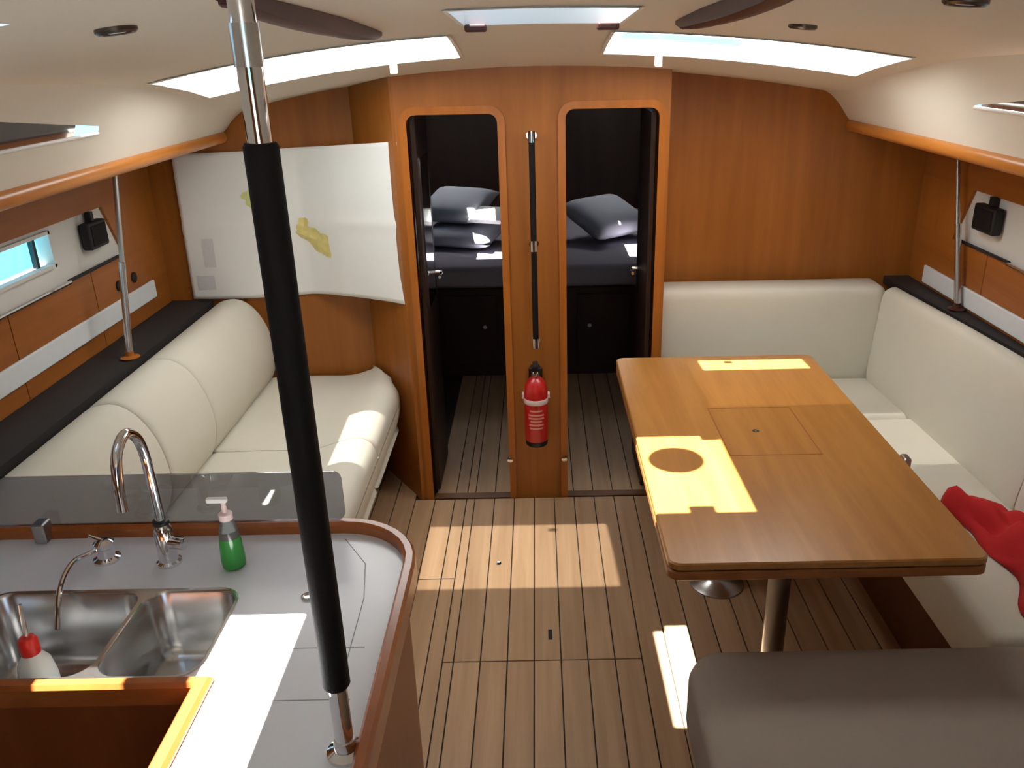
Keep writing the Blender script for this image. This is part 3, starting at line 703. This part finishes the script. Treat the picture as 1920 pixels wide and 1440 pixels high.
# tall gooseneck tap
fx, fy = -.812, 1.518
t = thing('gooseneck_tap', 'tall chrome gooseneck tap with a side lever behind the sink', 'tap', (fx, fy, CT))
bm = nb(); lathe(bm, (fx, fy, CT), [(.026, 0), (.026, .006), (.02, .01), (.019, .085), (.016, .092), (.0115, .10)], 24); obj('body', bm, 'chrome', t, True)
bm = nb(); tube(bm, smooth_path([(fx, fy, CT+.095), (fx, fy-.002, 1.16), (fx, fy-.006, 1.22), (fx-.001, fy-.022, 1.262), (fx-.002, fy-.058, 1.285), (fx-.002, fy-.098, 1.265), (fx-.001, fy-.118, 1.22), (fx, fy-.128, 1.155)], 6), .0105, 14); obj('spout', bm, 'chrome', t, True)
bm = nb(); lathe(bm, (fx, fy, CT+.098), [(.017, 0), (.017, .008), (.013, .01)], 20); obj('collar', bm, 'black', t, True)
bm = nb(); tube(bm, [(fx+.015, fy-.005, CT+.055), (fx+.045, fy-.012, CT+.055)], .014, 14); tube(bm, [(fx+.04, fy-.012, CT+.06), (fx+.06, fy-.03, CT+.075)], [.006, .004], 10); obj('lever', bm, 'chrome', t, True)
# small pump tap
gx, gy = -.955, 1.535
t = thing('small_pump_tap', 'low chrome tap with a thin curved spout reaching over the sink', 'tap', (gx, gy, CT))
bm = nb(); lathe(bm, (gx, gy, CT), [(.028, 0), (.028, .005), (.018, .01), (.017, .03), (.021, .034), (.021, .044), (.012, .05), (0, .05)], 22); obj('body', bm, 'chrome', t, True)
bm = nb(); tube(bm, smooth_path([(gx, gy, CT+.032), (gx-.02, gy-.03, CT+.034), (gx-.035, gy-.07, CT+.036), (gx-.032, gy-.13, CT+.015), (gx-.02, gy-.185, CT-.04)], 6), .0055, 10); obj('spout', bm, 'chrome', t, True)
bm = nb(); tube(bm, [(gx-.002, gy, CT+.046), (gx-.035, gy+.012, CT+.052)], [.006, .004], 10); obj('lever', bm, 'chrome', t, True)
# soap bottle
bx_, by_ = -.665, 1.50
t = thing('soap_bottle', 'clear pump bottle half full of green soap beside the tall tap', 'bottle', (bx_, by_, CT+.001))
bm = nb(); lathe(bm, (bx_, by_, CT+.001), [(.018, 0), (.024, .004), (.0255, .02), (.023, .06), (.021, .074)], 22); obj('soap', bm, 'green_soap', t, True)
bm = nb(); lathe(bm, (bx_, by_, CT+.001), [(.0208, .074), (.018, .095), (.013, .112), (.0115, .122)], 22); obj('bottle_neck', bm, 'clear_plastic', t, True)
bm = nb(); lathe(bm, (bx_, by_, CT+.001), [(.014, .116), (.014, .13), (.006, .132), (.0045, .158), (0, .158)], 16); obj('collar', bm, 'label_white', t, True)
bm = nb(); rbox(bm, (bx_-.034, by_-.006, CT+.157), (bx_+.009, by_+.006, CT+.168), .003, 2); obj('pump_head', bm, 'white', t)
# detergent bottle standing in the left bowl
dx, dy, dz = -.945, 1.225, CT-.18
t = thing('detergent_bottle', 'white squeeze bottle with a red cap standing in the sink', 'bottle', (dx, dy, dz))
bm = nb(); lathe(bm, (dx, dy, dz+.0005), [(.028, 0), (.033, .006), (.033, .13), (.028, .165), (.016, .185), (.014, .195)], 24); obj('body', bm, 'bottle_white', t, True)
bm = nb(); lathe(bm, (dx, dy, dz), [(.0165, .188), (.0165, .215), (.013, .222), (.006, .225)], 18); obj('cap', bm, 'cap_red', t, True)
bm = nb(); tube(bm, [(dx, dy, dz+.222), (dx+.002, dy+.006, dz+.29)], [.005, .003], 10); obj('nozzle', bm, 'clear_plastic', t, True)
bm = nb(); grid(bm, lambda a, z: (dx+.0335*math.sin(a), dy-.0335*math.cos(a), dz+z), [.3+.12*k for k in range(8)], [.10, .135]); obj('print', bm, 'red_label', t)
# smoked splash screen
t = thing('splash_screen', 'low smoked acrylic screen along the back of the galley worktop', 'screen', (-1.0, 1.636, CT+.028))
o_ = [(x, 1.633, z) for x, z in rrect(-1.70, -.452, CT+.029, 1.103, .02, 5)]
bm = nb(); prism(bm, o_, (0, .006, 0)); obj('sheet', bm, 'smoked', t)
for x in (-1.135,):
    bm = nb(); rbox(bm, (x-.014, 1.598, CT+.0005), (x+.014, 1.6325, CT+.05), .003, 1); obj('bracket', bm, 'brushed', t)
# pole from worktop to ceiling
qx, qy = -.317, .985
t = thing('grab_pole', 'upright chrome pole with black padded sleeve standing on the worktop', 'pole', (qx, qy, CT))
bm = nb(); tube(bm, [(qx, qy, CT+.002), (qx, qy, cz(qx, qy)-.002)], .0145, 20); obj('tube', bm, 'chrome', t, True)
bm = nb(); tube(bm, [(qx, qy, 1.084), (qx, qy, 1.088), (qx, qy, 1.87), (qx, qy, 1.874)], [.018, .0205, .0205, .018], 20); obj('padded_sleeve', bm, 'black_pad', t, True)
for z, d in ((CT, 1), (cz(qx, qy), -1)):
    bm = nb(); lathe(bm, (qx, qy, z), [(.030, 0), (.030, d*.006), (.018, d*.012), (.0165, d*.03), (.0145, d*.03)], 24); obj('flange', bm, 'chrome', t, True)
bm = nb(); tube(bm, [(qx, qy, 1.955), (qx, qy, 2.0)], .0165, 20); obj('clamp', bm, 'steel', t, True)

# ------------------------------------------------------------ ceiling fittings
for x, ya, yb, lab in ((-.44, 1.30, 2.49, 'pole-side'), (.39, 1.30, 2.38, 'table-side')):
    t = thing('ceiling_handrail', 'dark varnished wooden handrail on the ceiling, %s of the middle hatch' % lab, 'handrail', (x, ya, cz(x, ya)))
    n = 14; L = []; bm = nb()
    for k in range(n+1):
        y = ya+(yb-ya)*k/n; e = math.sin(math.pi*k/n)**.5; hh = .014+.022*e; w = .018+.006*e; zc_ = cz(x, y)
        L.append([(x-w, y, zc_+.001), (x+w, y, zc_+.001), (x+w, y, zc_-hh+.006), (x+w*.5, y, zc_-hh), (x-w*.5, y, zc_-hh), (x-w, y, zc_-hh+.006)])
    loft(bm, L); obj('grip', bm, 'rail_wood', t, True, angle=40)
    for f in (.02, .34, .67, .96):
        y = ya+(yb-ya)*f; bm = nb(); rbox(bm, (x-.013, y-.02, cz(x, y)-.02), (x+.013, y+.02, cz(x, y)+.001), .004, 1); obj('foot', bm, 'rail_wood', t)
for x, y, lab in ((-.733, 1.58, 'in front of the pole-side hatch'), (.675, 2.26, 'in front of the table-side hatch'), (.70, 1.47, 'far back over the dining seat')):
    z = cz(x, y); sl = Vector((1, 0, -2*(.09 if x < 0 else .072)*x)).normalized()
    t = thing('ceiling_light', 'small round flush ceiling light, switched off, %s' % lab, 'light', (x, y, z-.012))
    a = -math.atan2(sl.z, sl.x)
    def tilt(bm): bmesh.ops.rotate(bm, cent=(x, y, z), matrix=Matrix.Rotation(a, 3, 'Y'), verts=bm.verts[:]); return bm
    bm = nb(); lathe(bm, (x, y, z), [(.036, .002), (.036, -.006), (.031, -.010), (.025, -.009), (.025, .002)], 28); obj('bezel', tilt(bm), 'dark_metal', t, True)
    bm = nb(); lathe(bm, (x, y, z), [(.025, -.005), (.015, -.008), (0, -.009)], 24); obj('lens', tilt(bm), 'print_grey', t, True)

# ------------------------------------------------------------ sea outside (seen through the hull window)
bm = nb(); xs2 = [-400, -1.95, 1.95, 400]; ys2 = [-400, -4.5, 7.4, 400]
grid(bm, lambda x, y: (x, y, .95), xs2, ys2, lambda i, j: i == 1 and j == 1); struct('ground_sea', bm, 'sea')
# pale cockpit sole and coamings outside the companionway, unseen, added to bounce neutral light in
bm = nb(); box(bm, (-1.94, -4.5, .90), (1.94, AFT-.04, .955)); struct('floor_cockpit', bm, 'deck')
for n, x0, x1 in (('left', -1.94, -.95), ('right', .95, 1.94)):
    bm = nb(); rbox(bm, (x0, -4.5, .955), (x1, AFT-.045, 1.40), .03, 2); struct('wall_cockpit_%s' % n, bm, 'deck')
bm = nb(); rbox(bm, (-.94, -4.5, .955), (.94, -4.3, 1.70), .03, 2); struct('wall_cockpit_back', bm, 'deck')
